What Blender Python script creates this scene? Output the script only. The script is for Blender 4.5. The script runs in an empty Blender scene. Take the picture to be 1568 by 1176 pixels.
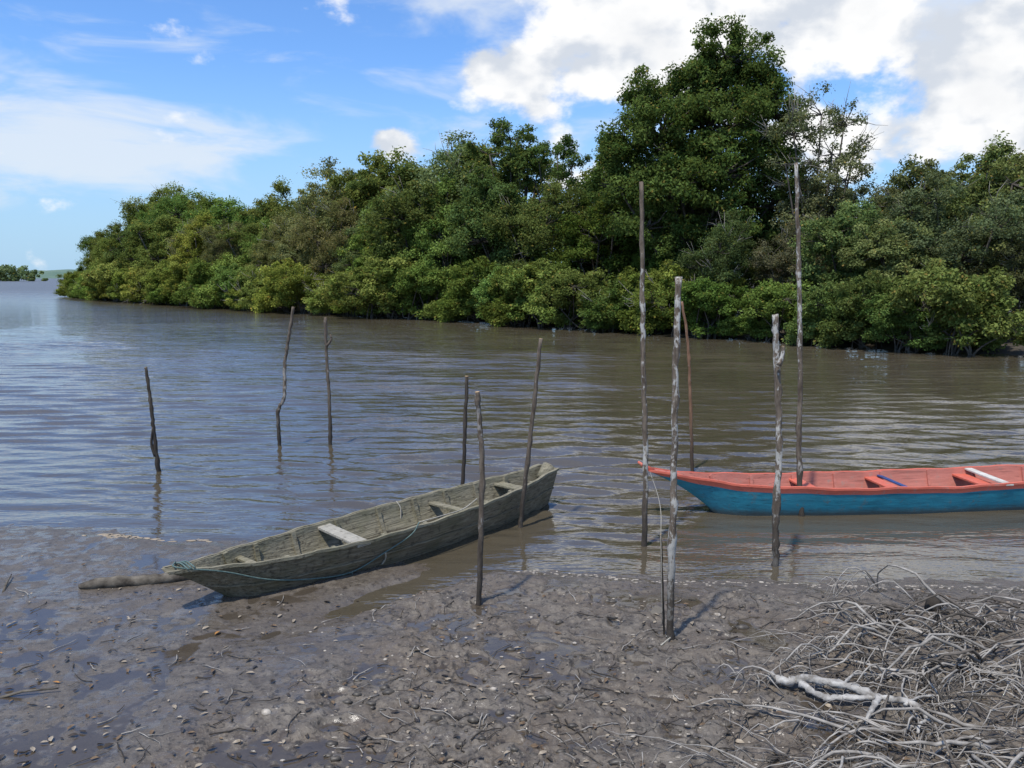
import bpy, math, random
import numpy as np
from mathutils import Vector
random.seed(7); RNG=np.random.default_rng(7)
scene=bpy.context.scene
scene.view_settings.view_transform='Standard'
try: scene.view_settings.look='None'
except Exception: pass
scene.view_settings.exposure=0

# ------------------------------------------------------------------ camera
F=1269.0; PITCH=math.radians(7.32); CH=3.0
cam_d=bpy.data.cameras.new("camera"); cam=bpy.data.objects.new("camera",cam_d)
scene.collection.objects.link(cam)
cam.location=(0,0,CH); cam.rotation_euler=(math.radians(90)-PITCH,0,0)
cam_d.sensor_width=36; cam_d.lens=36*F/1568.0
cam_d.clip_start=0.05; cam_d.clip_end=20000
scene.camera=cam
SP,CP=math.sin(PITCH),math.cos(PITCH)
def ray(px,py):
    u=(588-py)/F
    return (px-784)/F, CP+u*SP, -SP+u*CP
def site(px,py,z=0.0):            # survey point on a horizontal plane
    a,b,c=ray(px,py); t=(z-CH)/c
    return np.array([a*t,b*t,z])
def at_depth(px,py,Y):
    a,b,c=ray(px,py); t=Y/b
    return np.array([a*t,Y,CH+c*t])

# ------------------------------------------------------------------ noise
_T=RNG.uniform(-1,1,(256,256))
def vn(x,y):
    xi=np.floor(x).astype(int); yi=np.floor(y).astype(int)
    fx=x-xi; fy=y-yi
    fx=fx*fx*fx*(fx*(fx*6-15)+10); fy=fy*fy*fy*(fy*(fy*6-15)+10)
    a=_T[xi%256,yi%256]; b=_T[(xi+1)%256,yi%256]; c=_T[xi%256,(yi+1)%256]; d=_T[(xi+1)%256,(yi+1)%256]
    return (a*(1-fx)+b*fx)*(1-fy)+(c*(1-fx)+d*fx)*fy
def fbm(x,y,s,o=4,g=0.5):
    r=0;a=1
    for i in range(o):
        r=r+a*vn(x*s+17.3*i,y*s-9.1*i); s*=2.03; a*=g
    return r
def sstep(a,b,x):
    t=np.clip((x-a)/(b-a),0,1); return t*t*(3-2*t)

# ------------------------------------------------------------------ terrain
_sh=[(-700,787),(-200,793),(0,801),(130,807),(240,825),(420,838),(560,852),(640,868),(700,874),(760,867),(850,874),(1000,886),(1200,892),(1400,899),(1568,903),(1900,912)]
SHO=np.array([site(*p)[:2] for p in _sh])
def shore_y(x): return np.interp(x,SHO[:,0],SHO[:,1])
def wetzone(x,y):
    ln=-0.94-0.33*(7.9-y)
    d=x-ln+0.35*fbm(x,y,1.1,3)
    return 1-sstep(-0.35,0.45,d)
FOOT=[(RNG.uniform(-2.6,3.0),RNG.uniform(4.9,7.6),RNG.uniform(0,3.14)) for _ in range(46)]
def height(x,y,want_pool=False):
    x=np.asarray(x,float); y=np.asarray(y,float)
    s=shore_y(x)-y
    s=s+0.09*fbm(x,y,1.3,3)
    h=np.where(s>0,0.5*(1-np.exp(-0.060*np.maximum(s,0)))+0.028*sstep(0,0.35,s),np.maximum(0.06*s,-1.5))
    near=sstep(-0.05,0.7,s)*(1-sstep(30,60,np.hypot(x,y)))
    wz=wetzone(x,y)
    rough=(1-wz)*0.75+0.25
    n=0.032*fbm(x,y,1.9,2)+0.030*np.abs(fbm(x+5,y,4.6,3))-0.016
    if x.size>10:
        for fx,fy,fa in FOOT:
            ca,sa=math.cos(fa),math.sin(fa); u=(x-fx)*ca+(y-fy)*sa; v=-(x-fx)*sa+(y-fy)*ca
            e=(u/0.13)**2+(v/0.06)**2
            n=n-0.045*np.exp(-e**2)+0.016*np.exp(-((np.sqrt(e)-1.35)/0.3)**2)
    lvl=-0.021+0.010*fbm(x+9,y,0.8,2)-0.035*sstep(2.2,3.6,x)-0.007*wz
    d=n-lvl
    pool=1-sstep(-0.004,0.003,d)
    n=np.where(d>0,n,lvl+d*0.04)
    fine=(0.015*fbm(x,y+3,13,3,0.55)*sstep(-0.2,0.5,vn(x*1.7,y*1.7)+0.25)+0.0038*fbm(x+1,y,40,2))*(1-pool)
    n=n+fine*(1-0.35*wz)
    h=h+n*rough*near
    h=h+0.006*fbm(x,y,9,3)*(1-near)*(s>-1)
    dx=x+1.20; dy=y-7.46
    a=0.7*dx+0.71*dy; b=-0.71*dx+0.7*dy
    h=h-0.105*np.exp(-(a/1.15)**2-(b/0.26)**2)
    h=h+0.16*np.exp(-((x-4.4)/1.5)**2-((y-6.3)/1.1)**2)
    return (h,pool*near) if want_pool else h
def H1(x,y): return float(height(np.array([x]),np.array([y]))[0])
def gsite(px,py):
    z=0.05
    for _ in range(6):
        p=site(px,py,z); z=H1(p[0],p[1])
    p[2]=z; return p

# ------------------------------------------------------------------ mesh helpers
def link(o,parent=None):
    scene.collection.objects.link(o)
    if parent is not None: o.parent=parent
    return o
def mesh_np(name,verts,quads,smooth=True):
    me=bpy.data.meshes.new(name)
    verts=np.ascontiguousarray(verts,dtype=np.float32); quads=np.ascontiguousarray(quads,dtype=np.int32)
    me.vertices.add(len(verts)); me.vertices.foreach_set("co",verts.ravel())
    n,k=quads.shape
    me.loops.add(n*k); me.loops.foreach_set("vertex_index",quads.ravel())
    me.polygons.add(n); me.polygons.foreach_set("loop_start",np.arange(0,n*k,k,dtype=np.int32))
    try: me.polygons.foreach_set("loop_total",np.full(n,k,dtype=np.int32))
    except Exception: pass
    me.polygons.foreach_set("use_smooth",np.full(n,smooth))
    me.update(calc_edges=True)
    return me
def mesh_py(name,verts,faces,smooth=True,mats=(),mi=None):
    me=bpy.data.meshes.new(name); me.from_pydata([tuple(map(float,v)) for v in verts],[],faces)
    for m in mats: me.materials.append(m)
    if mi is not None: me.polygons.foreach_set("material_index",np.array(mi,dtype=np.int32))
    me.polygons.foreach_set("use_smooth",np.full(len(me.polygons),smooth))
    me.update(); return me
class Tubes:
    def __init__(s): s.v=[];s.f=[];s.m=[]
    def add(s,pts,rad,n=6,m=0,capm=None,knob=0.0):
        pts=[np.array(p,float) for p in pts]; N=len(pts)
        if np.isscalar(rad): rad=[rad]*N
        base=len(s.v); up=np.array([0.0,0,1])
        t0=pts[1]-pts[0]
        if abs(t0[2])>0.9*np.linalg.norm(t0): up=np.array([1.0,0,0])
        P=np.array(pts); Tn=np.empty_like(P); Tn[1:-1]=P[2:]-P[:-2]; Tn[0]=P[1]-P[0]; Tn[-1]=P[-1]-P[-2]
        Tn/=np.linalg.norm(Tn,axis=1,keepdims=True)+1e-9
        A=np.cross(Tn,up); A/=np.linalg.norm(A,axis=1,keepdims=True)+1e-9; B=np.cross(A,Tn)
        an=2*math.pi*np.arange(n)/n+(math.pi/4 if n==4 else 0)
        R=np.array(rad,float)[:,None]*(1+knob*np.random.uniform(-1,1,(N,n)))
        V=P[:,None,:]+R[:,:,None]*(np.cos(an)[None,:,None]*A[:,None,:]+np.sin(an)[None,:,None]*B[:,None,:])
        s.v.extend(V.reshape(-1,3))
        for i in range(N-1):
            for k in range(n):
                k2=(k+1)%n
                s.f.append((base+i*n+k,base+i*n+k2,base+(i+1)*n+k2,base+(i+1)*n+k)); s.m.append(m)
        s.f.append(tuple(base+k for k in range(n))[::-1]); s.m.append(m if capm is None else capm)
        s.f.append(tuple(base+(N-1)*n+k for k in range(n))); s.m.append(m if capm is None else capm)
    def mesh(s,name,mats,smooth=True): return mesh_py(name,s.v,s.f,smooth,mats,s.m)
np.random.seed(3)
def smoothpath(pts,sub=5):
    P=[np.array(p,float) for p in pts]; out=[]
    P=[2*P[0]-P[1]]+P+[2*P[-1]-P[-2]]
    for i in range(1,len(P)-2):
        for j in range(sub):
            t=j/sub; a,b,c,d=P[i-1],P[i],P[i+1],P[i+2]
            out.append(0.5*((2*b)+(-a+c)*t+(2*a-5*b+4*c-d)*t*t+(-a+3*b-3*c+d)*t**3))
    out.append(P[-2]); return out

# ------------------------------------------------------------------ material helpers
class NT:
    def __init__(s,tree): s.t=tree; s.n=tree.nodes; s.l=tree.links
    def new(s,typ,**kw):
        nd=s.n.new(typ)
        for k,v in kw.items(): setattr(nd,k,v)
        return nd
    def put(s,sock,v):
        if v is None: return
        if hasattr(v,'is_output') or isinstance(v,bpy.types.NodeSocket): s.l.new(v,sock)
        else: sock.default_value=v
    def math(s,op,a,b=None,c=None,clamp=False):
        nd=s.new('ShaderNodeMath',operation=op,use_clamp=clamp)
        s.put(nd.inputs[0],a); s.put(nd.inputs[1],b); s.put(nd.inputs[2],c); return nd.outputs[0]
    def mr(s,v,a,b,c=0.0,d=1.0,smooth=False):
        nd=s.new('ShaderNodeMapRange'); nd.interpolation_type='SMOOTHSTEP' if smooth else 'LINEAR'
        s.put(nd.inputs['Value'],v)
        for k,x in zip(('From Min','From Max','To Min','To Max'),(a,b,c,d)): s.put(nd.inputs[k],x)
        return nd.outputs[0]
    def mix(s,f,a,b,mode='MIX'):
        nd=s.new('ShaderNodeMix',data_type='RGBA',blend_type=mode)
        def c(x): return x if isinstance(x,bpy.types.NodeSocket) else (*x,1.0) if len(x)==3 else x
        s.put(nd.inputs[0],f); s.put(nd.inputs[6],c(a)); s.put(nd.inputs[7],c(b)); return nd.outputs[2]
    def mapping(s,vec,scale=(1,1,1),loc=(0,0,0)):
        nd=s.new('ShaderNodeMapping'); s.l.new(vec,nd.inputs[0]); nd.inputs['Scale'].default_value=scale; nd.inputs['Location'].default_value=loc
        return nd.outputs[0]
    def noise(s,vec,scale,detail=4,rough=0.5,dist=0.0):
        nd=s.new('ShaderNodeTexNoise'); s.l.new(vec,nd.inputs['Vector'])
        nd.inputs['Scale'].default_value=scale; nd.inputs['Detail'].default_value=detail
        nd.inputs['Roughness'].default_value=rough; nd.inputs['Distortion'].default_value=dist
        return nd.outputs['Fac']
    def bump(s,h,strength=0.5,dist=0.02,normal=None):
        nd=s.new('ShaderNodeBump'); s.put(nd.inputs['Strength'],strength); nd.inputs['Distance'].default_value=dist
        s.l.new(h,nd.inputs['Height'])
        if normal is not None: s.l.new(normal,nd.inputs['Normal'])
        return nd.outputs[0]
def mat(name):
    m=bpy.data.materials.new(name); m.use_nodes=True; m.node_tree.nodes.clear()
    t=NT(m.node_tree); out=t.new('ShaderNodeOutputMaterial'); t.out=out
    return m,t
def princ(t,color,rough=0.6,spec=0.5,normal=None,**kw):
    b=t.new('ShaderNodeBsdfPrincipled')
    t.put(b.inputs['Base Color'],color if isinstance(color,bpy.types.NodeSocket) else (*color,1))
    t.put(b.inputs['Roughness'],rough); t.put(b.inputs['Specular IOR Level'],spec)
    if normal is not None: t.l.new(normal,b.inputs['Normal'])
    for k,v in kw.items(): t.put(b.inputs[k],v)
    t.l.new(b.outputs[0],t.out.inputs[0]); return b
def geo(t): return t.new('ShaderNodeNewGeometry').outputs['Position']
def obc(t): return t.new('ShaderNodeTexCoord').outputs['Object']

def m_mud():
    m,t=mat("wet_mud"); P=geo(t)
    wet=t.new('ShaderNodeAttribute',attribute_name='wet').outputs['Fac']
    pool=t.new('ShaderNodeAttribute',attribute_name='pool').outputs['Fac']
    n1=t.noise(P,1.6,5,0.6); n2=t.noise(P,8,6,0.68); n3=t.noise(P,50,4,0.7); n4=t.noise(P,19,5,0.65,0.6)
    c=t.mix(t.mr(n2,0.35,0.65),(0.058,0.047,0.036),(0.165,0.140,0.108))
    c=t.mix(t.mr(n1,0.42,0.62,0,0.6),c,(0.115,0.086,0.057))
    c=t.mix(t.mr(n3,0.57,0.70,0,0.55),c,(0.32,0.285,0.23))
    c=t.mix(t.mr(n4,0.55,0.62,0,0.85),c,(0.024,0.020,0.015))
    w2=t.math('ADD',wet,t.mr(n1,0.35,0.65,-0.4,0.4),clamp=True)
    c=t.mix(t.math('MULTIPLY',w2,0.5),c,(0.080,0.069,0.059))
    c=t.mix(t.math('MULTIPLY',pool,0.8),c,(0.055,0.043,0.030))
    film=t.mr(t.math('ADD',t.noise(P,5,5,0.65,0.5),t.math('MULTIPLY',wet,0.05)),0.52,0.60,0,1,True)
    rough=t.mr(film,0,1,0.60,0.20)
    rough=t.math('ADD',rough,t.mr(n3,0.3,0.7,-0.05,0.08))
    rough=t.math('SUBTRACT',rough,t.math('MULTIPLY',wet,0.12))
    rough=t.math('MAXIMUM',rough,0.08)
    rough=t.mix(pool,rough,(0.06,0.06,0.06))
    hh=t.math('ADD',t.math('MULTIPLY',n4,0.6),t.math('MULTIPLY',n3,0.35))
    st=t.math('MULTIPLY',t.math('MULTIPLY',t.mr(film,0,1,0.95,0.4),t.mr(wet,0,1,1.0,0.7)),t.mr(pool,0,1,1.0,0.05))
    princ(t,c,rough,0.5,t.bump(hh,st,0.022)); return m
def m_water():
    m,t=mat("river_water"); P=geo(t)
    sep=t.new('ShaderNodeSeparateXYZ'); t.l.new(P,sep.inputs[0])
    v=t.mapping(P,(0.5,1.9,1)); n=t.noise(v,1.2,4,0.6,0.3)
    v2=t.mapping(P,(1.0,2.6,1)); n2=t.noise(v2,6.5,2,0.5)
    nl=t.noise(t.mapping(P,(0.35,1.0,1)),0.28,4,0.6)
    b0=t.bump(nl,t.mr(sep.outputs[1],30,120,0.0,0.9),0.9)
    b1=t.bump(n,t.mr(sep.outputs[1],14,60,0.22,1.0),0.13,b0); b2=t.bump(n2,0.45,0.010,b1)
    c=t.mix(t.mr(t.noise(P,0.12,3),0.35,0.65),(0.066,0.054,0.034),(0.086,0.071,0.048))
    princ(t,c,t.mr(sep.outputs[1],25,220,0.03,0.34,True),1.0,b2,IOR=1.58); return m
def m_leaf(name,tr=0.40):
    m,t=mat(name)
    tint=t.new('ShaderNodeAttribute',attribute_name='tint').outputs['Color']
    oc=t.new('ShaderNodeObjectInfo').outputs['Color']
    c=t.mix(1.0,tint,oc,'MULTIPLY')
    d=t.new('ShaderNodeBsdfDiffuse'); t.l.new(c,d.inputs[0])
    tl=t.new('ShaderNodeBsdfTranslucent'); t.l.new(t.mix(0.35,c,(0.20,0.24,0.03)),tl.inputs[0])
    m1=t.new('ShaderNodeMixShader'); m1.inputs[0].default_value=tr; t.l.new(d.outputs[0],m1.inputs[1]); t.l.new(tl.outputs[0],m1.inputs[2])
    t.l.new(m1.outputs[0],t.out.inputs[0]); return m
def m_bark(name,a,b,scale=3,lichen=0.0,lic=(0.5,0.49,0.45),wetz=True):
    m,t=mat(name); P=geo(t)
    n=t.noise(t.mapping(P,(5,5,1)),scale*2,5,0.65)
    c=t.mix(t.mr(n,0.35,0.65),a,b)
    n2=t.noise(t.mapping(P,(1.4,1.4,0.8)),11,5,0.7)
    n3=t.noise(P,1.1,2,0.5)
    if lichen>0: c=t.mix(t.mr(t.math('ADD',n2,t.mr(n3,0.35,0.65,-0.10,0.10)),0.66-0.16*lichen,0.72-0.16*lichen,0,0.85),c,lic)
    sep=t.new('ShaderNodeSeparateXYZ'); t.l.new(P,sep.inputs[0])
    if wetz: c=t.mix(t.mr(t.math('ADD',sep.outputs[2],t.math('MULTIPLY',n2,0.4)),0.3,1.3,0.85,0,True),c,(0.04,0.034,0.028))
    princ(t,c,0.85,0.2,t.bump(t.math('ADD',n,n2),0.8,0.012)); return m
def m_wood(name,a,b,alg,stain=0.5):
    m,t=mat(name); O=obc(t)
    g=t.noise(t.mapping(O,(1.2,22,22)),2.2,6,0.65,0.4)
    p=t.noise(O,3.0,5,0.6); q=t.noise(O,14,4,0.6)
    c=t.mix(t.mr(g,0.32,0.68),a,b)
    c=t.mix(t.mr(p,0.45,0.7,0,stain),c,alg)
    c=t.mix(t.mr(q,0.56,0.68,0,0.65),c,(0.05,0.042,0.03))
    c=t.mix(t.mr(t.noise(t.mapping(O,(0.8,30,30)),3,2,0.5),0.62,0.67,0,0.8),c,(0.025,0.02,0.015))
    princ(t,c,0.8,0.25,t.bump(t.math('ADD',g,t.math('MULTIPLY',q,0.5)),0.8,0.015)); return m
def m_paint(name,col,dark,worn=(0.16,0.12,0.09),amt=0.5):
    m,t=mat(name); O=obc(t)
    s=t.noise(t.mapping(O,(1.5,9,9)),2.2,6,0.65,0.3); q=t.noise(O,9,6,0.7); f=t.noise(O,1.7,3)
    c=t.mix(t.mr(s,0.38,0.66),col,dark)
    c=t.mix(t.mr(q,0.60-0.05*amt,0.68,0,0.8),c,worn)
    c=t.mix(t.mr(f,0.35,0.7,0,0.3),c,tuple(min(1,x*1.25+0.03) for x in col))
    c=t.mix(t.mr(t.noise(t.mapping(O,(0.5,20,20)),3,3,0.5),0.63,0.68,0,0.6),c,tuple(x*0.35 for x in col))
    sep=t.new('ShaderNodeSeparateXYZ'); t.l.new(O,sep.inputs[0])
    c=t.mix(t.mr(t.math('ADD',sep.outputs[2],t.math('MULTIPLY',q,0.10)),0.06,0.17,0.8,0,True),c,(0.05,0.045,0.035))
    princ(t,c,t.mr(q,0.3,0.7,0.42,0.75),0.35,t.bump(t.math('ADD',s,q),0.45,0.010)); return m
def m_simple(name,a,b,scale=8,rough=0.8,spec=0.3,bumpd=0.006):
    m,t=mat(name); P=geo(t); n=t.noise(P,scale,5,0.6)
    princ(t,t.mix(t.mr(n,0.35,0.65),a,b),rough,spec,t.bump(n,0.5,bumpd)); return m

MUD=m_mud(); WATER=m_water(); LEAF=m_leaf("mangrove_leaves")
TBARK=m_simple("mangrove_bark",(0.045,0.037,0.028),(0.12,0.105,0.085),4)
TWIG=m_simple("bare_twigs",(0.20,0.18,0.15),(0.34,0.31,0.27),4)

# ------------------------------------------------------------------ ground
def polar(thetas,radii):
    R,TH=np.meshgrid(radii,thetas,indexing='ij')
    X=R*np.sin(TH); Y=R*np.cos(TH)
    nr,nt=R.shape; i=np.arange(nr*nt).reshape(nr,nt)
    q=np.stack([i[:-1,:-1],i[:-1,1:],i[1:,1:],i[1:,:-1]],-1).reshape(-1,4)[:,::-1]
    return X.ravel(),Y.ravel(),q,R,TH
th=np.concatenate([np.linspace(-math.pi,-0.78,40)[:-1],np.linspace(-0.78,0.78,900),np.linspace(0.78,math.pi,40)[1:]])
rr=np.concatenate([np.linspace(0.05,4.2,40)[:-1],np.geomspace(4.2,14,520),np.geomspace(14,7000,60)[1:]])
X,Y,q,R,TH=polar(th,rr)
Z,PO=height(X,Y,True)
me=mesh_np("ground",np.stack([X,Y,Z],-1),q)
at=me.attributes.new('wet','FLOAT','POINT')
s=shore_y(X)-Y
w=np.clip(np.maximum(wetzone(X,Y)*0.85,1-sstep(0.02,0.75,s)),0,1)
at.data.foreach_set('value',w.astype(np.float32))
at=me.attributes.new('pool','FLOAT','POINT'); at.data.foreach_set('value',PO.astype(np.float32))
me.materials.append(MUD); link(bpy.data.objects.new("ground",me))

# ------------------------------------------------------------------ water
th=np.concatenate([np.linspace(-1.55,-0.76,60)[:-1],np.linspace(-0.76,0.76,640),np.linspace(0.76,1.55,60)[1:]])
rr=np.concatenate([np.geomspace(5.2,60,720),np.geomspace(60,8000,110)[1:]])
X,Y,q,R,TH=polar(th,rr)
R=R.ravel()
dr=R*0.0034+ (R>60)*R*0.05 + (np.abs(TH.ravel())>0.76)*R*0.02
W=np.zeros_like(X); rw=np.random.default_rng(3)
K=32
for i in range(K):
    lam=math.exp(rw.uniform(math.log(0.24),math.log(1.05)))
    an=math.pi/2+0.08+rw.normal()*0.21
    kx,ky=math.cos(an)*2*math.pi/lam,math.sin(an)*2*math.pi/lam
    A=lam*0.033/(2*math.pi)
    fade=np.clip((lam/dr-3)/4,0,1)
    ph=rw.uniform(0,6.28)
    W+=A*fade*np.sin(kx*X+ky*Y+ph+0.9*vn(X*0.30+i,Y*0.30-i))
ds=Y-shore_y(X)
calm=0.30+0.70*sstep(0.1,2.0,ds)
calm*=1-0.66*sstep(0.8,2.4,X)*(1-sstep(10.0,11.3,Y))
calm*=1-0.45*sstep(2.6,3.8,X)*(1-sstep(9.6,10.2,Y))
calm*=np.clip(0.9+0.35*fbm(X,Y,0.16,3),0.5,1.35)
me=mesh_np("river_water",np.stack([X,Y,W*calm],-1),q)
me.materials.append(WATER); link(bpy.data.objects.new("river_water",me))

# ------------------------------------------------------------------ far bank
_bk=[(104,454),(135,459),(190,463),(260,467),(360,474),(470,482),(560,487),(680,492),(760,498),(930,509),(1050,517),(1180,526),(1300,535),(1400,541),(1568,549),(1800,560),(2300,580),(3200,610)]
BK=np.array([site(*p)[:2] for p in _bk])
seg=np.diff(BK,axis=0); sl=np.hypot(seg[:,0],seg[:,1]); cum=np.concatenate([[0],np.cumsum(sl)])
def bank(s,off):
    x=np.interp(s,cum,BK[:,0]); y=np.interp(s,cum,BK[:,1])
    i=min(max(np.searchsorted(cum,s)-1,0),len(seg)-1)
    d=seg[i]/sl[i]; n=np.array([-d[1],d[0]])
    if n[1]<0: n=-n
    return np.array([x,y])+n*off
ss=np.linspace(0,cum[-1],160); rows=[]
for off,z in((0.8,-0.3),(1.6,0.03),(2.4,0.22),(6,0.4),(20,0.5)):
    rows.append([(*bank(s,off+0.35*math.sin(s*1.7)*0.5),z+0.05*math.sin(s*2.3)) for s in ss])
rows.append([(bank(s,20)[0]+120,bank(s,20)[1]+420,0.6) for s in ss])
v=[p for r in rows for p in r]; n=len(ss)
f=[(r*n+i,r*n+i+1,(r+1)*n+i+1,(r+1)*n+i) for r in range(len(rows)-1) for i in range(n-1)]
me=mesh_py("far_bank",v,f,True,[m_simple("bank_mud",(0.03,0.025,0.018),(0.07,0.058,0.042),1.5)])
link(bpy.data.objects.new("far_bank",me))

# ------------------------------------------------------------------ trees
def leafcloud(rg,centres,crad,nleaf,leaf,palette,flat=0.62,jit=0.35):
    C=len(centres); N=C*nleaf
    d=rg.normal(size=(N,3)); d/=np.linalg.norm(d,axis=1,keepdims=True)
    rad=np.repeat(crad,nleaf)*(rg.uniform(0,1,N)**0.55)*rg.uniform(0.8,1.25,N)
    P=d*rad[:,None]; P[:,2]*=flat
    P+=np.repeat(centres,nleaf,axis=0)
    nrm=d*0.6+np.array([0,-0.1,0.55])+rg.normal(size=(N,3))*0.6
    nrm/=np.linalg.norm(nrm,axis=1,keepdims=True)
    a=np.cross(nrm,rg.normal(size=(N,3))); a/=np.linalg.norm(a,axis=1,keepdims=True)
    b=np.cross(nrm,a)
    L=(leaf*rg.uniform(0.65,1.3,N))[:,None]*0.5
    V=np.stack([P-a*L,P+b*L*0.55-a*L*0.05,P+a*L-nrm*L*0.25,P-b*L*0.55-a*L*0.05],1).reshape(-1,3)
    pal=np.array(palette); k=rg.uniform(0,1,C)
    base=pal[0]*(1-k[:,None])+pal[1]*k[:,None]
    base=base*rg.uniform(0.70,1.30,(C,1))
    col=np.repeat(base,nleaf,axis=0)*rg.uniform(1-jit,1+jit,(N,1))
    yel=rg.uniform(0,1,N)<0.03
    col[yel]=np.array([0.24,0.20,0.05])
    col=np.repeat(col,4,axis=0)
    return V,np.arange(N*4).reshape(-1,4),col
GREEN=[(0.080,0.122,0.034),(0.145,0.190,0.054)]
def tree_mesh(name,seed,lobes,nclump,nleaf,leaf,palette=GREEN,crad=(0.5,0.95),trunk_r=0.16,stems=2,roots=0,twigs=0,base_spread=0.6,zlow=-0.35,flat=0.7,floorz=0.45):
    rg=np.random.default_rng(seed); random.seed(seed)
    lob=np.array(lobes,float); w=lob[:,3]**2; w/=w.sum()
    idx=rg.choice(len(lob),nclump,p=w)
    d=rg.normal(size=(nclump*6,3)); d/=np.linalg.norm(d,axis=1,keepdims=True); d=d[d[:,2]>zlow][:nclump]
    idx=idx[:len(d)]
    rad=lob[idx,3]*rg.uniform(0.5,1.12,len(d))
    cen=lob[idx,:3]+d*rad[:,None]*np.array([1,1,0.9])
    cen[:,2]=np.maximum(cen[:,2],floorz+rg.uniform(0,0.3,len(d)))
    cr=rg.uniform(crad[0],crad[1],len(d))
    V,Q,C=leafcloud(rg,cen,cr,nleaf,leaf,palette,flat)
    T=Tubes()
    st=[]
    for i in range(stems):
        a=rg.uniform(0,6.28); st.append(np.array([math.cos(a),math.sin(a),0])*base_spread*rg.uniform(0.1,1)+np.array([0,0,-0.4]))
    for k,l in enumerate(lob):
        b=st[k%stems]; e=l[:3]
        mid=b*0.5+e*0.5+rg.normal(size=3)*0.35; mid[0]=b[0]*0.6+e[0]*0.4+rg.normal()*0.2; mid[1]=b[1]*0.6+e[1]*0.4+rg.normal()*0.2
        p=smoothpath([b,b*0.8+np.array([mid[0]*0.2,mid[1]*0.2,e[2]*0.22]),mid,e],4)
        T.add(p,list(np.linspace(trunk_r,trunk_r*0.3,len(p))),6)
    for c,i in zip(cen,idx):
        if rg.random()<0.35: continue
        e=lob[i,:3]; m=(c+e)/2+rg.normal(size=3)*0.15
        T.add([e,m,c],[trunk_r*0.28,trunk_r*0.18,trunk_r*0.06],4)
    for i in range(roots):
        a=rg.uniform(0,6.28); r=rg.uniform(0.6,1.6); z=rg.uniform(0.7,1.5)
        u=np.array([math.cos(a),math.sin(a),0])
        p=smoothpath([u*0.1+[0,0,z],u*r*0.5+[0,0,z*0.95],u*r*0.85+[0,0,z*0.5],u*r+[0,0,-0.5]],3)
        T.add(p,0.025,4)
    for i in range(twigs):
        j=rg.integers(len(cen)); c=cen[j]; o=c-lob[idx[j],:3]; o/=np.linalg.norm(o)+1e-6
        for k in range(3):
            e=c+(o+rg.normal(size=3)*0.45+np.array([0,0,0.3]))*rg.uniform(0.5,0.95)
            T.add([c,(c+e)/2+rg.normal(size=3)*0.08,e],[0.022,0.015,0.006],3,m=1)
    tv=np.array(T.v); nl=len(V)
    me=bpy.data.meshes.new(name)
    allv=np.concatenate([V,tv]); me.vertices.add(len(allv)); me.vertices.foreach_set("co",allv.astype(np.float32).ravel())
    ff=T.f
    loops=np.concatenate([Q.ravel(),np.array([i for f in ff for i in f])+nl]).astype(np.int32)
    tot=np.concatenate([np.full(len(Q),4),np.array([len(f) for f in ff])]).astype(np.int32)
    start=np.concatenate([[0],np.cumsum(tot)[:-1]]).astype(np.int32)
    me.loops.add(len(loops)); me.loops.foreach_set("vertex_index",loops)
    me.polygons.add(len(tot)); me.polygons.foreach_set("loop_start",start)
    try: me.polygons.foreach_set("loop_total",tot)
    except Exception: pass
    me.materials.append(LEAF); me.materials.append(TBARK); me.materials.append(TWIG)
    me.polygons.foreach_set("material_index",np.concatenate([np.zeros(len(Q)),np.array(T.m)+1]).astype(np.int32))
    me.update(calc_edges=True)
    ca=me.attributes.new('tint','FLOAT_COLOR','POINT')
    cc=np.ones((len(allv),4),dtype=np.float32); cc[:nl,:3]=C; ca.data.foreach_set('color',cc.ravel())
    return me
def gen_lobes(seed,H=10,Wd=7.5,n=9,low=2.2):
    rg=np.random.default_rng(seed); L=[]
    L.append((rg.normal()*0.6,rg.normal()*0.5,H-1.6,1.5))
    L.append((rg.normal()*1.4,rg.normal()*0.8,H-2.4,1.7))
    L.append((rg.normal()*1.6,rg.normal()*0.8,H-3.4,2.0))
    for i in range(n):
        z=low+(H-3.4-low)*(i/(n-1)); fr=1-0.45*(z/H)**2
        a=i*2.4+rg.uniform(-.5,.5); r=Wd*0.5*fr*rg.uniform(0.35,0.8)
        L.append((math.cos(a)*r,math.sin(a)*r,z,rg.uniform(1.4,2.4)))
    return L
PAL=[GREEN,[(0.065,0.104,0.030),(0.112,0.156,0.046)],[(0.100,0.130,0.052),(0.160,0.182,0.078)],GREEN,[(0.090,0.120,0.046),(0.140,0.168,0.066)],[(0.095,0.140,0.032),(0.170,0.215,0.054)]]
TREES=[tree_mesh("mangrove_tree_%d"%i,20+i,gen_lobes(20+i,n=8+i%3,low=1.8+0.4*(i%3)),240,185,(0.17,0.19,0.15,0.21,0.16,0.18)[i],PAL[i],crad=(0.35,0.85),stems=3,roots=3,twigs=(6,0,30,3,20,0)[i]) for i in range(6)]
SHR=[]
for i in range(4):
    rg=np.random.default_rng(70+i)
    lb=[(rg.uniform(-2.1,2.1),rg.uniform(-1.4,1.4),rg.uniform(0.7,3.4),rg.uniform(0.9,1.5)) for _ in range(10)]
    SHR.append(tree_mesh("mangrove_shrub_%d"%i,70+i,lb,155,170,(0.16,0.18,0.15,0.19)[i],palette=[(0.096,0.142,0.032),(0.185,0.232,0.058)],crad=(0.3,0.62),trunk_r=0.07,stems=4,roots=4,twigs=(6,0,16,0)[i],base_spread=1.2,zlow=-0.9,floorz=0.18))
def put_tree(name,me,x,y,sx,sz,col,rot=None):
    o=link(bpy.data.objects.new(name,me)); o.location=(x,y,0.1); o.scale=(sx,sx,sz)
    o.rotation_euler=(0,0,random.uniform(0,6.28) if rot is None else rot); o.color=(*col,1); return o
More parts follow.
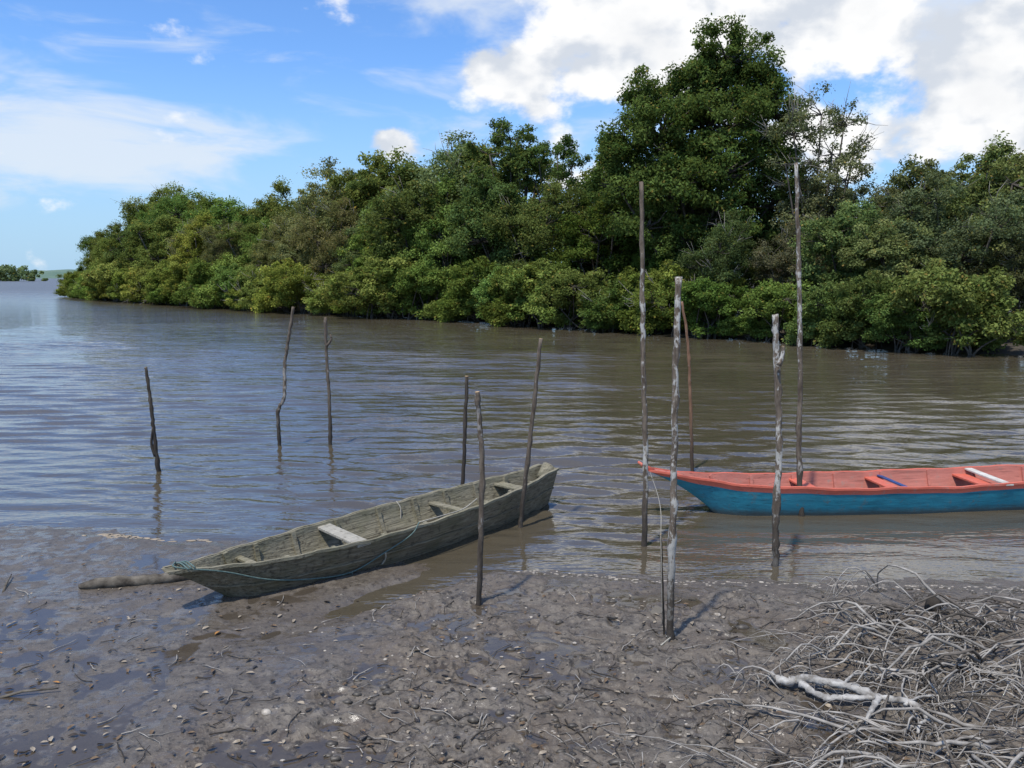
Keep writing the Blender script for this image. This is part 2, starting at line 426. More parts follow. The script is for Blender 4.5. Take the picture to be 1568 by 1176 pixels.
_sil=[(-50,430),(100,405),(118,368),(140,340),(170,325),(200,310),(240,296),(265,287),(300,298),(350,298),(400,296),(440,293),(470,283),(520,260),(570,246),(600,238),(640,228),(690,222),(740,210),(790,222),(820,215),(850,208),(880,228),(930,235),(1000,255),(1100,260),(1180,262),(1300,250),(1330,232),(1380,216),(1440,208),(1500,222),(1568,236),(1800,230),(2400,240)]
SIL=np.array(_sil)
def sil_h(x,y):
    px=784+F*x/y; return (425-np.interp(px,SIL[:,0],SIL[:,1]))*y/F+CH
random.seed(11)
def hue(px):
    if px<700: b=np.array([1.24,1.16,1.05])
    elif px<1200: b=np.array([0.97,1.01,0.97])
    else: b=np.array([1.00,0.95,1.10])
    k=random.random()
    return tuple(b*(0.68+0.74*k)*np.array([random.uniform(0.80,1.22),1,random.uniform(0.85,1.15)]))
def row(off,step,frac,kind,s0=0,s1=None,jit=1.0,var=0.16):
    s=s0
    while s<(s1 or cum[-1]-6):
        p=bank(s,off+random.uniform(-jit,jit)); px=784+F*p[0]/p[1]
        h=sil_h(*p)*frac*random.uniform(1.04-var,1.05)
        if kind=='s':
            h=min(h,7.0)*random.uniform(0.55,1.0); h=max(h,2.2)
            sc=h/4.6; sx=sc*random.uniform(0.95,1.25)
            put_tree("mangrove_shrub",random.choice(SHR),p[0],p[1],sx,sc,hue(px))
            s+=step*sx*random.uniform(0.75,1.1)
        else:
            h=max(h,3.0); sc=h/10.0; sx=max(sc,0.55)*random.uniform(0.85,1.15)
            put_tree("mangrove_tree",random.choice(TREES),p[0],p[1],sx,sc,hue(px))
            s+=step*sx*random.uniform(0.8,1.15)
SMAX=cum[-4]
row(1.2,3.1,0.50,'s',1.0,SMAX,0.6)
row(5.0,4.6,0.78,'t',3.0,SMAX,1.2,0.25)
row(11,3.9,1.0,'t',9.0,SMAX,2.2,0.14)
# the tall tree
lob=[(1.4,0,14.4,2.4),(2.6,1,13.3,2.1),(-0.6,0.5,13.6,1.7),(3.8,-0.5,11.6,2.0),(-3.2,0,12.4,1.7),(-2.6,-1,10.4,2.4),(1.2,-1.6,10.6,2.8),(3.8,0,9.0,2.3),(-5.2,0.3,9.6,1.6),(-4.8,-0.6,7.6,2.0),(-1.6,-1.8,7.8,2.5),(3.6,-1.6,6.6,2.2),(0.6,1.8,11.2,2.6),(-1.8,1.5,8.8,2.6),(0.6,-2.2,8.2,2.5),(0.4,-0.6,12.4,2.2),(-3.4,-1.5,5.4,1.9),(1.0,-2.4,5.6,2.2),(4.4,-1,4.6,2.0),(-1.2,-2.2,4.4,1.8)]
big=tree_mesh("tall_tree",5,lob,660,240,0.19,palette=[(0.058,0.098,0.024),(0.118,0.168,0.044)],crad=(0.40,0.90),trunk_r=0.24,stems=2,twigs=6)
p=at_depth(1066,500,50.0); put_tree("tall_tree",big,p[0],50.0,1.0,1.05,(1,1,1),0.0)
# feathery trees
lob=[(0,0,11.0,1.3),(1.5,0.3,10.6,1.2),(-1.4,0.2,10.0,1.3),(0.4,-0.5,9.0,1.4),(2.0,0,9.3,0.9),(-0.6,0.4,7.6,1.4),(-1.9,0,8.5,0.9)]
fe=tree_mesh("slender_tree",8,lob,85,75,0.15,palette=[(0.12,0.145,0.065),(0.17,0.185,0.095)],crad=(0.3,0.6),trunk_r=0.12,stems=1,twigs=60)
p=at_depth(1243,500,46.0); put_tree("slender_tree",fe,p[0],46.0,1.05,1.05,(1,1,1),0.2)
fe2=tree_mesh("slender_tree_b",9,lob,75,150,0.18,crad=(0.35,0.6),trunk_r=0.13,stems=1,twigs=6)
p=at_depth(782,480,62.0); put_tree("slender_tree",fe2,p[0],62.0,1.15,1.17,(0.95,1,1),0.5)
p=at_depth(852,480,60.0); put_tree("slender_tree",fe2,p[0],60.0,0.95,1.05,(0.9,1,1),2.5)

# distant shore trees and hills
rg=np.random.default_rng(44)
cx=np.concatenate([rg.uniform(-640,-396,420)]); fr=np.clip((-392-cx)/16,0.25,1)
cen=np.stack([cx,700+rg.uniform(-14,14,420),rg.uniform(0.5,13,420)*fr],-1)
V,Q,C=leafcloud(rg,cen,rg.uniform(2.5,4.2,420)*fr,60,2.2,[(0.11,0.165,0.07),(0.17,0.22,0.10)],0.8)
me=mesh_np("distant_trees",V,Q,False); ca=me.attributes.new('tint','FLOAT_COLOR','POINT')
cc=np.ones((len(V),4),dtype=np.float32); cc[:,:3]=C; ca.data.foreach_set('color',cc.ravel()); me.materials.append(LEAF)
link(bpy.data.objects.new("distant_trees",me))
hv=[];hf=[];n=120
for j,(dy,k) in enumerate(((0,0),(60,0.6),(160,1.0),(500,0.9))):
    for i in range(n):
        x=-3600+i*5200/(n-1); z=(32+9*math.sin(i*0.13)+6*math.sin(i*0.31+1))*k+(2*math.sin(i*1.9) if k else 0)
        hv.append((x,3000+dy,z-0.5))
for j in range(3):
    for i in range(n-1): hf.append((j*n+i,j*n+i+1,(j+1)*n+i+1,(j+1)*n+i))
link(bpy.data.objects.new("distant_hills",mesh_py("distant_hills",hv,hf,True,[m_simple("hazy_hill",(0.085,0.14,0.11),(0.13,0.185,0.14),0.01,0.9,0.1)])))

# ------------------------------------------------------------------ canoes
class Hull:
    def __init__(s,L,T,B,BB,ZS,ZK,rb,rs,rw,thick,floor):
        s.L=L;s.T=T;s.B=B;s.BB=BB;s.ZS=ZS;s.ZK=ZK;s.rb=rb;s.rs=rs;s.rw=rw;s.th=thick;s.fl=floor
    def ip(s,a,t):
        h=0.03
        return (np.interp(t-h,s.T,a)+2*np.interp(t,s.T,a)+np.interp(t+h,s.T,a))/4
    def pt(s,t,f,side,inner=False):
        b=s.ip(s.B,t); bb=s.ip(s.BB,t); zs=s.ip(s.ZS,t); zk=s.ip(s.ZK,t)
        hw=b+(bb-b)*f**1.5
        if inner:
            hw=max(hw-s.th,0.004); zk=max(zk+0.05,s.fl)
        z=zs+(zk-zs)*f
        rk=s.rb*max(0,1-t/s.rw)**1.3-s.rs*max(0,(t-1+s.rw)/s.rw)**1.3
        wob=0.006*math.sin(t*37+side*2)+0.005*math.sin(t*83+side)
        return np.array([t*s.L+rk*f**0.8,side*hw,z+wob*(1-f)])
def build_canoe(name,h,loc,ang,mo,mi,mr,mf,rowmat,n=56,nr=7,roll=0.0):
    e=bpy.data.objects.new(name,None); link(e); e.location=loc; e.rotation_euler=(roll,0,ang)
    ts=np.linspace(0,1,n); fs=np.linspace(0,1,nr); V=[];Fc=[];M=[]
    def ring(t,inner):
        r=[h.pt(t,f,1,inner) for f in fs]; c=(h.pt(t,1,1,inner)+h.pt(t,1,-1,inner))/2
        if not inner: c=c+np.array([0,0,-0.015])
        return r+[c]+[h.pt(t,f,-1,inner) for f in fs[::-1]]
    K=2*nr+1
    for t in ts: V+=ring(t,False)
    o2=len(V)
    for t in ts: V+=ring(t,True)
    for i in range(n-1):
        for k in range(K-1):
            row_=min(k,K-2-k)
            a=i*K+k; Fc.append((a,a+1,a+K+1,a+K)); M.append(rowmat(row_))
            b=o2+i*K+k; Fc.append((b,b+K,b+K+1,b+1)); M.append(3 if row_>=nr-2 else 1)  # lowest inner rows take the floor material with shade in its colour
        for k in (0,K-1):
            a=i*K+k;b=o2+i*K+k; Fc.append((a,a+K,b+K,b)); M.append(2)
    for i in (0,n-1):
        Fc.append(tuple(i*K+k for k in range(K))); M.append(rowmat(3))
        Fc.append(tuple(o2+i*K+k for k in range(K))); M.append(1)
    me=mesh_py("hull",V,Fc,False,[mo,mi,mr,mf],M); o=link(bpy.data.objects.new("hull",me),e)
    return e
def rail(h,e,m,r=0.02,dz=0.0,name="gunwale",f=0.02):
    T=Tubes()
    for sd in (1,-1):
        T.add([h.pt(t,f,sd)+np.array([0,sd*0.006,dz+random.uniform(-.002,.002)]) for t in np.linspace(0,1,60)],r,4)
    link(bpy.data.objects.new(name,T.mesh(name,[m],False)),e)
def ribs(h,e,m,ts,r=0.02,cross=True,top=0.04):
    T=Tubes()
    for t in ts:
        for sd in (1,-1):
            p=[h.pt(t,f,sd,True)*np.array([1,0.97,1]) for f in np.linspace(top,1,6)]
            T.add(p,[r*random.uniform(0.85,1.2)]*6,4)
        if cross:
            a=h.pt(t,1,1,True);b=h.pt(t,1,-1,True); T.add([a,b],r,4)
    link(bpy.data.objects.new("ribs",T.mesh("ribs",[m],False)),e)
def thwart(h,e,m,t,w=0.17,drop=0.03,th=0.028,skew=0.0,over=0.0,name="thwart"):
    a=h.pt(t,0.05,1,True);b=h.pt(t,0.05,-1,True); z=min(a[2],b[2])-drop
    ya=a[1]+over; yb=b[1]-over; V=[]
    for zz in (z-th,z):
        V+=[(a[0]-w/2+skew,ya,zz),(a[0]+w/2+skew,ya,zz),(a[0]+w/2-skew,yb,zz),(a[0]-w/2-skew,yb,zz)]
    me=mesh_py(name,V,[(3,2,1,0),(4,5,6,7),(0,1,5,4),(1,2,6,5),(2,3,7,6),(3,0,4,7)],False,[m]); o=link(bpy.data.objects.new(name,me),e)
    bv=o.modifiers.new("b",'BEVEL'); bv.width=0.005; bv.segments=2
WG=m_wood("weathered_wood",(0.080,0.066,0.043),(0.23,0.20,0.14),(0.095,0.090,0.045),0.6)
WI=m_wood("weathered_wood_inside",(0.14,0.125,0.082),(0.30,0.27,0.19),(0.14,0.135,0.07),0.5)
WF=m_wood("shaded_dirty_bilge_wood",(0.045,0.038,0.025),(0.13,0.11,0.075),(0.06,0.055,0.03),0.6)  # muddy floor tone, with shade painted in so the hull looks deeper
WL=m_wood("grey_plank",(0.28,0.26,0.21),(0.42,0.39,0.32),(0.25,0.24,0.17),0.4)
T_=[0,.05,.12,.25,.42,.6,.78,.92,1]
h1=Hull(5.3,T_,[.03,.11,.23,.37,.45,.44,.36,.22,.15],[.015,.05,.12,.23,.30,.30,.23,.13,.08],
        [.46,.43,.395,.37,.36,.37,.39,.43,.47],[.02,-.02,-.03,-.04,-.05,-.06,-.06,-.05,-.02],0.62,0.12,0.16,0.028,0.032)
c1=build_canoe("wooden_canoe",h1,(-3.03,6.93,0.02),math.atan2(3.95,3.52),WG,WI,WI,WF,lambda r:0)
rail(h1,c1,WI,0.020)
rail(h1,c1,WG,0.012,0,"side_seam",0.52)
ribs(h1,c1,WI,[.13,.2,.29,.40,.51,.61,.70,.79,.88],0.031,True,0.0)
thwart(h1,c1,WL,.36,0.17,0.0,0.03,0.05,0.03)
thwart(h1,c1,WI,.16,0.07,0.05); thwart(h1,c1,WI,.66,0.10,0.07); thwart(h1,c1,WI,.86,0.16,0.05)
T=Tubes(); T.add([(5.16,0,0.32),(5.31,0,0.47)],[0.10,0.085],8,knob=0.15)
link(bpy.data.objects.new("stern_block",T.mesh("stern_block",[WI])),c1)

BLUE=m_paint("blue_paint",(0.014,0.19,0.26),(0.010,0.12,0.17),(0.10,0.10,0.09),0.9)
RED=m_paint("coral_paint",(0.58,0.13,0.080),(0.46,0.10,0.06),(0.32,0.19,0.15),0.6)
REDI=m_paint("faded_coral_paint",(0.50,0.175,0.13),(0.40,0.14,0.10),(0.30,0.21,0.17),0.9)
REDF=m_paint("shaded_dirty_red_floor",(0.20,0.07,0.05),(0.13,0.05,0.038),(0.12,0.09,0.07),0.9)  # dirty red, darkened as painted shade to make the interior read deep
WHT=m_simple("white_painted_plank",(0.40,0.37,0.31),(0.60,0.57,0.50),6,0.6)
T_=[0,.03,.08,.16,.3,.5,.7,.9,1]
h2=Hull(7.6,T_,[.02,.07,.17,.31,.43,.48,.44,.24,.05],[.01,.03,.08,.18,.30,.36,.30,.12,.02],
        [.60,.555,.49,.42,.375,.37,.40,.50,.62],[.10,.0,-.1,-.12,-.13,-.14,-.13,-.08,.1],0.85,0.6,0.17,0.028,0.020)
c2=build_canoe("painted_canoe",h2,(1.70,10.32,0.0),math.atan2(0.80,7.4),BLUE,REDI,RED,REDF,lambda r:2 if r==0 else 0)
rail(h2,c2,RED,0.018)
ribs(h2,c2,REDI,[.12,.2,.28,.36,.45,.54,.63,.72,.81,.9],0.024)
thwart(h2,c2,RED,.285,.17,.05); thwart(h2,c2,RED,.43,.17,.05); thwart(h2,c2,m_paint("dark_blue_paint",(0.02,0.06,0.2),(0.02,0.04,0.12)),.447,.06,.035,0.02,0,0,"blue_board")
thwart(h2,c2,RED,.60,.2,.06); thwart(h2,c2,WHT,.615,.11,-.01,.025,0.03,.05,"white_board")
T=Tubes(); T.add([(0.10,0,0.56),(-0.02,0,0.62),(-0.10,0,0.68)],[0.035,0.03,0.016],6)
link(bpy.data.objects.new("stem_head",T.mesh("stem_head",[RED])),c2)

# ropes
ROPE_T=m_simple("teal_rope",(0.06,0.105,0.10),(0.12,0.17,0.155),40)
ROPE_P=m_simple("pale_rope",(0.26,0.24,0.19),(0.38,0.35,0.29),40)
T=Tubes()
def side(t,f): 
    q=h1.pt(t,f,-1).copy(); q[1]-=0.03; return q
T.add(smoothpath([(0.16,0.10,0.47),(0.1,-0.05,0.47),side(.08,.12),side(.16,.42),side(.24,.66),side(.33,.78),side(.40,.45),side(.46,.15),(2.55,-0.47,0.41)],5),0.0075,5,0)
for k in range(3): T.add(smoothpath([(0.16+k*.03,0.11,0.45),(0.16+k*.03,0,0.48),(0.17+k*.03,-0.12,0.45)],4),0.008,5,0)
T.add(smoothpath([side(.40,.45),side(.405,.65),side(.40,.8)],4),0.010,5,1)
T.add(smoothpath([side(.33,.78),side(.335,.9),side(.325,1.0)],4),0.010,5,0)
T.add(smoothpath([(2.55,-0.47,0.41),(2.9,-0.50,0.42),(3.2,-0.48,0.42),(3.4,-0.5,0.5)],5),0.007,5,1)
T.add(smoothpath([(3.0,0.43,0.38),(3.02,0.38,0.30),(3.0,0.36,0.15)],4),0.008,5,1)
link(bpy.data.objects.new("mooring_rope",T.mesh("mooring_rope",[ROPE_T,ROPE_P])),c1)

# ------------------------------------------------------------------ poles
B_D=m_bark("dark_pole_bark",(0.03,0.024,0.018),(0.085,0.07,0.055),3,0.0)
B_M=m_bark("brown_pole_bark",(0.07,0.053,0.038),(0.16,0.13,0.10),3,0.3,(0.28,0.26,0.23))
B_W=m_bark("lichen_pole_bark",(0.080,0.060,0.043),(0.20,0.16,0.12),3,0.70,(0.48,0.46,0.41))
B_R=m_bark("reddish_pole_bark",(0.13,0.07,0.04),(0.24,0.14,0.085),3,0.2,(0.30,0.26,0.22))
CUT=m_simple("cut_wood",(0.42,0.27,0.13),(0.55,0.38,0.2),20)
def pole(pts,wpx,m,taper=0.7,knob=0.07,forks=(),onmud=False,sub=9):
    b=gsite(*pts[0]) if onmud else site(pts[0][0],pts[0][1],0.0)
    Yd=b[1]; P=[at_depth(px,py,Yd) for px,py in pts]; P[0]=b
    for i in range(1,len(P)): P[i][1]+=random.uniform(-.03,.03)+0.02*i
    d=P[1]-P[0]; P=[P[0]-d/np.linalg.norm(d)*0.5]+P
    path=smoothpath(P,sub); r0=wpx/F*Yd/2*1.03
    path=[q+np.array([random.uniform(-1,1),random.uniform(-1,1),0])*r0*0.2 for q in path]
    rad=[r0*(1-(1-taper)*i/(len(path)-1))*(1+random.uniform(-.06,.06)+(0.25 if random.random()<0.09 else 0)) for i in range(len(path))]
    T=Tubes(); T.add(path,rad,10,0,1,knob)
    for fk in forks:
        Q=[at_depth(px,py,Yd) for px,py in fk]; T.add(smoothpath(Q,4),list(np.linspace(r0*0.75,r0*0.4,4*(len(Q)-1)+1)),7,0,1)
    link(bpy.data.objects.new("mooring_pole",T.mesh("mooring_pole",[m,CUT])))
    return b
pole([(243,722),(236,672),(230,620),(220,563)],7,B_D,0.6,forks=[[(238,699),(232,680),(234,655)]])
pole([(428,682),(426,630),(435,608),(434,560),(440,520),(447,470)],6,B_M,0.7)
pole([(506,682),(504,620),(500,560),(497,486)],6,B_M,0.7,forks=[[(500,530),(507,520),(506,512)]])
pole([(708,758),(711,680),(715,576)],6.5,B_D,0.85,0.03)
pole([(733,920),(736,830),(738,720),(734,650),(730,601)],9,B_M,0.85,onmud=True)
pole([(797,806),(806,720),(818,620),(828,519)],8,B_M,0.75)
pole([(987,836),(989,700),(986,560),(985,420),(984,277)],9.5,B_W,0.62)
pole([(1026,975),(1029,870),(1033,720),(1036,560),(1042,424)],12,B_W,0.75,onmud=True)
pole([(1060,722),(1058,620),(1055,530),(1046,462)],6,B_R,0.6)
pole([(1188,866),(1190,790),(1195,690),(1194,560),(1190,482)],11,B_W,0.85,0.16,forks=[[(1192,560),(1198,545),(1199,530)]])
pole([(1228,790),(1225,700),(1226,560),(1225,400),(1222,248)],9.5,B_W,0.55)
b=pole([(1017,972),(1015,900),(1013,820)],4,B_D,0.8,onmud=True)
T=Tubes(); q0=at_depth(1012,830,b[1]); 
T.add(smoothpath([at_depth(1014,955,b[1]-.03),q0,at_depth(1010,770,b[1]+.6),np.array([1.75,10.30,0.56])],6),0.0035,4)
T.add(smoothpath([gsite(1020,978)+[0,0,.02],gsite(1032,970)+[0,-.06,.03],gsite(1012,990)+[0,0,.01]],5),0.007,5)
link(bpy.data.objects.new("mooring_line",T.mesh("mooring_line",[ROPE_P])))

# ------------------------------------------------------------------ drift log and stump
DW=m_simple("driftwood",(0.045,0.037,0.028),(0.16,0.14,0.11),9,0.85,0.2,0.02)
a=gsite(122,902); b=gsite(310,884)
T=Tubes(); P=[a+(b-a)*t+np.array([0,0.012*math.sin(t*7),0.025+0.006*math.sin(t*9)]) for t in np.linspace(0,1,24)]
T.add(P,[0.022+0.038*min(1,i/3)+0.004*math.sin(i*1.1) for i in range(24)],9,knob=0.10)
T.add([a+[-.02,.02,.02],P[6]+[0,.05,.02]],[0.02,0.03],6,knob=.1)
link(bpy.data.objects.new("drift_log",T.mesh("drift_log",[DW])))
T=Tubes(); g=gsite(1428,934); T.add([g-[0,0,.1],g+[0,0,.05],g+[.01,0,.13]],[.07,.06,.045],9,knob=.2)
T.add([g+[.03,0,.02],g+[.10,0,.09]],[.03,.018],7,knob=.2)
link(bpy.data.objects.new("tree_stump",T.mesh("tree_stump",[B_D])))
# half-buried stick ends at the left edge
T=Tubes()
for pa,pb,r in (((2,912),(18,884),.014),((-20,1070),(90,1060),.012),((10,1036),(60,1022),.007)):
    A=gsite(*pa); Bp=gsite(*pb); T.add([A-[0,0,.02],(A+Bp)/2+[0,0,.03],Bp+[0,0,.03]],[r,r*.8,r*.4],6,knob=.15)
link(bpy.data.objects.new("drift_stick",T.mesh("drift_stick",[DW])))

# ------------------------------------------------------------------ dead branch pile
random.seed(5); rg=np.random.default_rng(5)
ROOT=m_simple("dead_branches",(0.15,0.135,0.115),(0.38,0.35,0.305),9,0.85,0.25,0.006)
ROOTD=m_simple("dark_dead_branches",(0.045,0.038,0.030),(0.14,0.12,0.098),9,0.85,0.25,0.006)
PALE=m_simple("bleached_branch",(0.16,0.145,0.125),(0.46,0.44,0.40),14,0.85,0.2,0.018)
T=Tubes()
def branch(p,ang,L,r,lift,depth=0,m=0):
    n=max(6,int(L/0.09)); q=np.array(p[:2],float); a=ang; cur=rg.normal()*0.06; Q=[q.copy()]
    for i in range(n):
        a+=cur+rg.normal()*0.2
        if rg.random()<0.12: cur=rg.normal()*0.12
        q=q+np.array([math.cos(a),math.sin(a)])*L/n; Q.append(q.copy())
    Q=np.array(Q); hz=np.concatenate([height(Q[k:k+9,0],Q[k:k+9,1]) for k in range(0,len(Q),9)])
    tt=np.arange(n+1)/n
    zz=hz+lift*(np.sin(math.pi*np.minimum(1,tt*1.1))*0.8+0.2*(1-tt))+0.01
    pts=[np.array([Q[i,0],Q[i,1],zz[i]]) for i in range(n+1)]
    T.add(pts,list(np.linspace(r,r*0.35,len(pts))),6 if r>.008 else 5,m,knob=0.12)
    if depth<2:
        for k in range(rg.integers(1,4) if depth==0 else rg.integers(0,3)):
            i=rg.integers(1,n); branch(pts[i],ang+rg.choice([-1,1])*rg.uniform(0.35,0.9),L*rg.uniform(0.3,0.6),r*0.6,lift*0.6+pts[i][2]*0.1,depth+1,m)
def px_rand():
    while True:
        px=rg.uniform(1010,1760); py=rg.uniform(925,1230)
        lim=1180-0.42*(py-930)
        dens=np.clip((px-lim)/240,0,1)
        if py<925+(1568-px)*0.04: continue
        if rg.random()<dens: return px,py
for i in range(185):
    px,py=px_rand(); g=gsite(px,py)
    branch(g,math.pi+rg.normal()*0.8-0.1,rg.uniform(0.2,0.95),rg.uniform(0.003,0.010),abs(rg.normal())*0.08+0.01,0,0 if rg.random()<0.6 else 1)
for i in range(46):
    g=gsite(rg.uniform(1350,1700),rg.uniform(930,1040))
    branch(g,math.pi+rg.normal()*0.5+0.1,rg.uniform(0.5,1.1),rg.uniform(0.007,0.016),abs(rg.normal())*0.12+0.04,0,0 if rg.random()<0.6 else 1)
for i in range(10):
    g=gsite(rg.uniform(1240,1600),rg.uniform(1110,1180))
    branch(g,math.pi+rg.normal()*0.6,rg.uniform(0.5,1.0),rg.uniform(0.010,0.016),abs(rg.normal())*0.06+0.03,0,0)
link(bpy.data.objects.new("dead_branch_pile",T.mesh("dead_branch_pile",[ROOT,ROOTD])))
T=Tubes()
def drift(pxs,r0,r1,z):
    P=smoothpath([gsite(*p)+np.array([0,0,z_]) for p,z_ in zip(pxs,z)],8)
    P=[p+np.array([random.uniform(-1,1),random.uniform(-1,1),random.uniform(-.5,.5)])*r0*.22 for p in P]
    T.add(P,[r*random.uniform(.72,1.2) for i,r in enumerate(np.linspace(r0,r1,len(P)))],9,0,knob=0.28)
drift([(1176,1046),(1205,1052),(1230,1053),(1290,1066),(1345,1084),(1395,1092),(1424,1118)],.034,.018,[.05,.06,.07,.08,.08,.07,.05])
drift([(1225,1054),(1262,1078),(1300,1080),(1345,1086)],.026,.020,[.06,.05,.06,.08])
drift([(1345,1084),(1335,1100),(1322,1116)],.022,.012,[.08,.06,.03])
drift([(1385,1096),(1408,1084),(1440,1078)],.012,.006,[.07,.08,.06])
drift([(1290,1064),(1310,1050),(1350,1046)],.012,.005,[.08,.09,.06])
drift([(1424,1112),(1408,1122),(1404,1130)],.015,.010,[.05,.05,.03])
link(bpy.data.objects.new("bleached_driftwood",T.mesh("bleached_driftwood",[PALE])))

# ------------------------------------------------------------------ litter on the mud
T=Tubes(); random.seed(9); rg=np.random.default_rng(9)
for i in range(680):
    px=rg.uniform(-60,1600); py=900+ (rg.uniform(0,1)**0.9)*300
    if px<560 and rg.random()<0.65: continue
    g=site(px,py,0.06); L=rg.uniform(0.05,0.30)*(1.5 if rg.random()<.1 else 1); a=rg.uniform(0,6.28); q=g[:2].copy(); pts=[]
    if shore_y(q[0])-q[1]<0.1: continue
    for k in range(6):
        pts.append(np.array([q[0],q[1],H1(q[0],q[1])+0.006+0.01*rg.random()])); a+=rg.normal()*0.25; q=q+np.array([math.cos(a),math.sin(a)])*L/5
    r=rg.uniform(0.0018,0.006); T.add(pts,list(np.linspace(r,r*.5,6)),4,int(rg.integers(0,3)))
link(bpy.data.objects.new("mud_twigs",T.mesh("mud_twigs",[ROOTD,B_D,ROOT])))
def leaves(name,N,mats,size,region,zoff=0.006):
    V=[];Fc=[];M=[]
    for i in range(N):
        px,py=region(); g=site(px,py,0.05); x,y=g[0],g[1]
        if shore_y(x)-y<-0.05: continue
        L=rg.uniform(*size); a=rg.uniform(0,6.28); c,s_=math.cos(a),math.sin(a); tilt=rg.normal()*0.25; z=H1(x,y)+zoff
        sh=[(-1,0,0),(-.35,.42,.12),(.35,.36,.12),(1,0,.05),(.35,-.36,.12),(-.35,-.42,.12),(0,0,-.02)]
        b=len(V)
        for u,v,w_ in sh:
            u*=L*.5;v*=L*.5*rg.uniform(.8,1.2); V.append((x+u*c-v*s_,y+u*s_+v*c,z+abs(w_)*L+tilt*v+0.002))
        for k in range(6): Fc.append((b+k,b+(k+1)%6,b+6)); M.append(i%len(mats))
    link(bpy.data.objects.new(name,mesh_py(name,V,Fc,True,mats,M)))
LB=m_simple("brown_dead_leaf",(0.08,0.05,0.028),(0.17,0.115,0.065),30,0.6)
LT=m_simple("tan_dead_leaf",(0.20,0.16,0.11),(0.36,0.30,0.22),30,0.6)
LO=m_simple("orange_dead_leaf",(0.30,0.14,0.04),(0.38,0.19,0.05),30,0.5)
LD=m_simple("dark_wet_leaf",(0.03,0.024,0.018),(0.07,0.055,0.04),30,0.3)
def reg():
    px=rg.uniform(-40,1600); return (px,905+295*rg.random()) if px>560 or rg.random()<.75 else (px,rg.uniform(850,1190))
leaves("leaf_litter",900,[LD,LB,LD,LT,LT,LB,LD,LD,LB,LT],(0.02,0.07),reg)
leaves("leaf_litter_bright",10,[LO,LT],(0.04,0.08),reg)
V=[];Fc=[]
def blob(x,y,r,fl=0.5,sx=1.0):
    b=len(V); z=H1(x,y); ph=rg.uniform(0,6.28)
    for j,(zz,k) in enumerate(((-.3,.8),(.25,1.0),(.8,.55))):
        for i in range(7):
            a=i/7*6.283+ph; rr_=r*k*rg.uniform(.75,1.25); V.append((x+rr_*math.cos(a)*sx,y+rr_*math.sin(a)*.8,z+zz*r*fl))
    V.append((x,y,z+r*fl*.95))
    for j in range(2):
        for i in range(7): Fc.append((b+j*7+i,b+j*7+(i+1)%7,b+(j+1)*7+(i+1)%7,b+(j+1)*7+i))
    for i in range(7): Fc.append((b+14+i,b+14+(i+1)%7,b+21))
for i in range(340):
    px=rg.uniform(420,1600); g=site(px,905+290*rg.random(),.05); blob(g[0],g[1],rg.uniform(.004,.014),.5,rg.uniform(.8,1.8))
for i in range(280):
    x=rg.uniform(0,6.2); y=shore_y(x)-0.02-abs(rg.normal())*0.10; blob(x,float(y),rg.uniform(.006,.016),.3,rg.uniform(1,2.5))
for (px,py,r) in ((408,1092,.045),(755,1056,.03),(1098,942,.035),(1560,1022,.045),(1562,1045,.03),(1475,952,.03),(700,1005,.02),(880,985,.02),(590,1010,.02)):
    g=gsite(px,py); blob(g[0],g[1],r,.6)
link(bpy.data.objects.new("shell_fragments",mesh_py("shell_fragments",V,Fc,True,[m_simple("shell_fragment",(0.22,0.19,0.15),(0.46,0.41,0.34),30)])))
V=[];Fc=[]
for i in range(150):
    px=rg.choice([200,300,315,250,175])+rg.normal()*16; g=site(px,rg.normal()*2.2+824,0.0); blob(g[0],g[1],rg.uniform(.012,.035),.16,rg.uniform(1.2,2.6))
link(bpy.data.objects.new("shore_foam",mesh_py("shore_foam",V,Fc,True,[m_simple("tan_foam",(0.24,0.19,0.13),(0.38,0.31,0.22),30)])))
V=[];Fc=[]
for i in range(420):
    px=rg.uniform(480,1600); g=site(px,890+310*rg.random(),.05)
    if wetzone(g[0],g[1])>.4: continue
    blob(g[0],g[1],abs(rg.normal())*.014+.005,.7,rg.uniform(.8,1.6))
link(bpy.data.objects.new("mud_clods",mesh_py("mud_clods",V,Fc,True,[m_simple("clod_mud",(0.030,0.025,0.019),(0.10,0.084,0.062),20,0.5,0.5)])))

# ------------------------------------------------------------------ sun + sky
SUN_EL=math.radians(66); az=math.radians(215)
sd=Vector((math.sin(az)*math.cos(SUN_EL),math.cos(az)*math.cos(SUN_EL),math.sin(SUN_EL)))
sl_=bpy.data.lights.new("sun",'SUN'); sl_.energy=4.5; sl_.angle=math.radians(2.0); sl_.color=(1,0.95,0.87)
so=link(bpy.data.objects.new("sun",sl_)); so.rotation_euler=(-sd).to_track_quat('-Z','Y').to_euler(); so.location=(0,0,50)
wd=bpy.data.worlds.new("World"); scene.world=wd; wd.use_nodes=True; wd.node_tree.nodes.clear()
t=NT(wd.node_tree); out=t.new('ShaderNodeOutputWorld'); bg=t.new('ShaderNodeBackground'); t.l.new(bg.outputs[0],out.inputs[0])
sky=t.new('ShaderNodeTexSky'); sky.sky_type='NISHITA'; sky.sun_disc=False; sky.sun_elevation=SUN_EL; sky.sun_rotation=az
sky.air_density=1.0; sky.dust_density=0.6; sky.ozone_density=2.0; sky.altitude=0
D=t.new('ShaderNodeTexCoord').outputs['Generated']
sp=t.new('ShaderNodeSeparateXYZ'); t.l.new(D,sp.inputs[0]); dx,dy,dz=sp.outputs
AZ=t.math('ARCTAN2',dx,dy); EL=t.math('ARCSINE',dz)
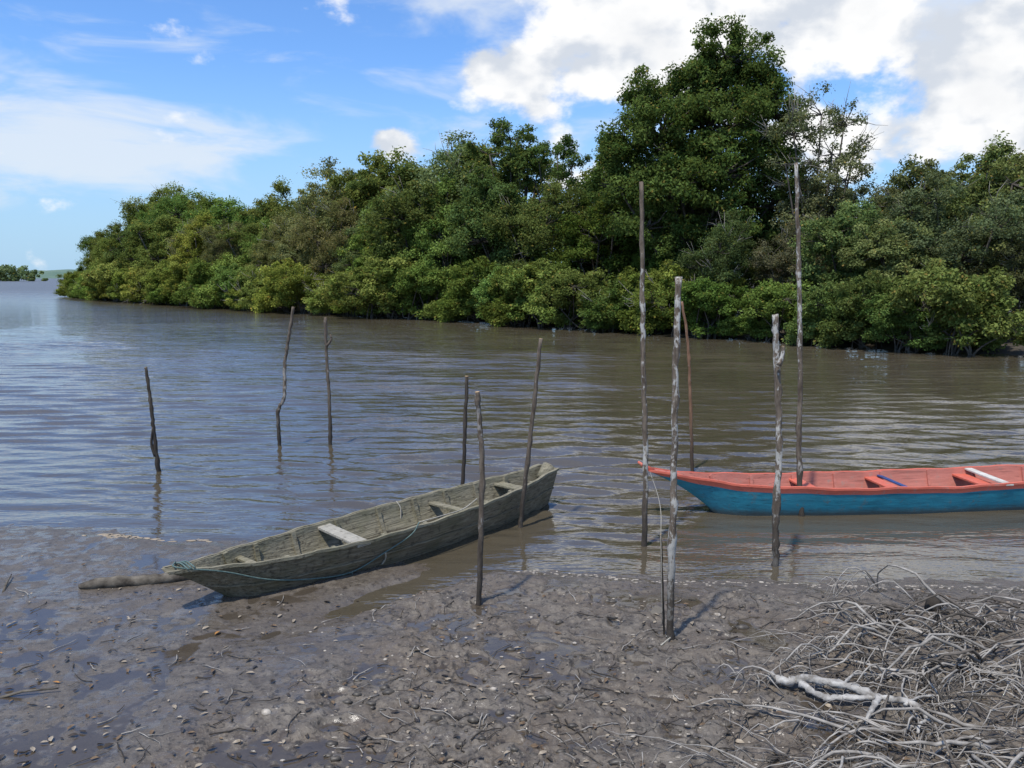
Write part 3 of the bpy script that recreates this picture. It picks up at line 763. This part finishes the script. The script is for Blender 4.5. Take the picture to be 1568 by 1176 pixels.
def gauss(a0,e0,sa,se,amp):
    a=t.math('DIVIDE',t.math('SUBTRACT',AZ,a0),sa); e=t.math('DIVIDE',t.math('SUBTRACT',EL,e0),se)
    r2=t.math('ADD',t.math('MULTIPLY',a,a),t.math('MULTIPLY',e,e))
    return t.math('MULTIPLY',t.math('EXPONENT',t.math('MULTIPLY',r2,-1.0)),amp)
def gsum(L):
    r=None
    for g in L:
        x=gauss(*g); r=x if r is None else t.math('ADD',r,x)
    return r
puff=gsum([(-0.01,0.235,.07,.042,.50),(.13,.25,.11,.06,.52),(.30,.28,.17,.07,.62),(.53,.20,.12,.11,.68),(.38,.14,.08,.035,.50),(-.145,.155,.035,.02,.42),(.45,.45,.45,.12,.50),(-1.6,.5,.5,.3,.4),(2.4,.4,.8,.25,.45)])
wisp=gsum([(-.50,.165,.20,.035,.36),(-.40,.13,.14,.045,.33),(-.68,.12,.3,.06,.36),(-.15,.33,.20,.025,.20),(-.02,.30,.08,.03,.24),(.2,.30,.3,.09,.30),(.5,.22,.2,.1,.3)])
cv=t.mapping(D,(1,1,1.5))
n1=t.noise(cv,9,7,0.55,0.1); n1b=t.noise(t.mapping(D,(1,1,1.5),(0.03,0.0,-0.045)),9,3,0.55,0.1)
n2=t.noise(t.mapping(D,(1,1,4.0)),5.0,5,0.58,0.5)
d1=t.math('ADD',t.math('MULTIPLY',t.math('SUBTRACT',n1,0.5),2.0),puff); a1=t.mr(d1,0.20,0.46,0,1,True)
d2=t.math('ADD',t.math('MULTIPLY',t.math('SUBTRACT',n2,0.5),1.5),wisp); a2=t.mr(d2,0.05,0.55,0,0.8,True)
shade=t.mr(t.math('SUBTRACT',n1,n1b),-0.14,0.06,0,1,True)
thick=t.mr(d1,0.55,1.05,0,1,True)
cc=t.mix(shade,(6.4,6.9,7.7),(9.9,9.9,9.9)); cc=t.mix(t.math('MULTIPLY',thick,0.35),cc,(6.6,6.9,7.4))
c=t.mix(1.0,sky.outputs[0],(1.0,1.42,1.95),'MULTIPLY')
c=t.mix(t.mr(dz,-0.02,0.26,0.88,0,True),c,(4.1,6.2,8.4))
c=t.mix(a2,c,(7.6,8.2,8.9)); c=t.mix(a1,c,cc)
t.l.new(c,bg.inputs[0]); bg.inputs[1].default_value=0.105
print("objects",len(bpy.data.objects))
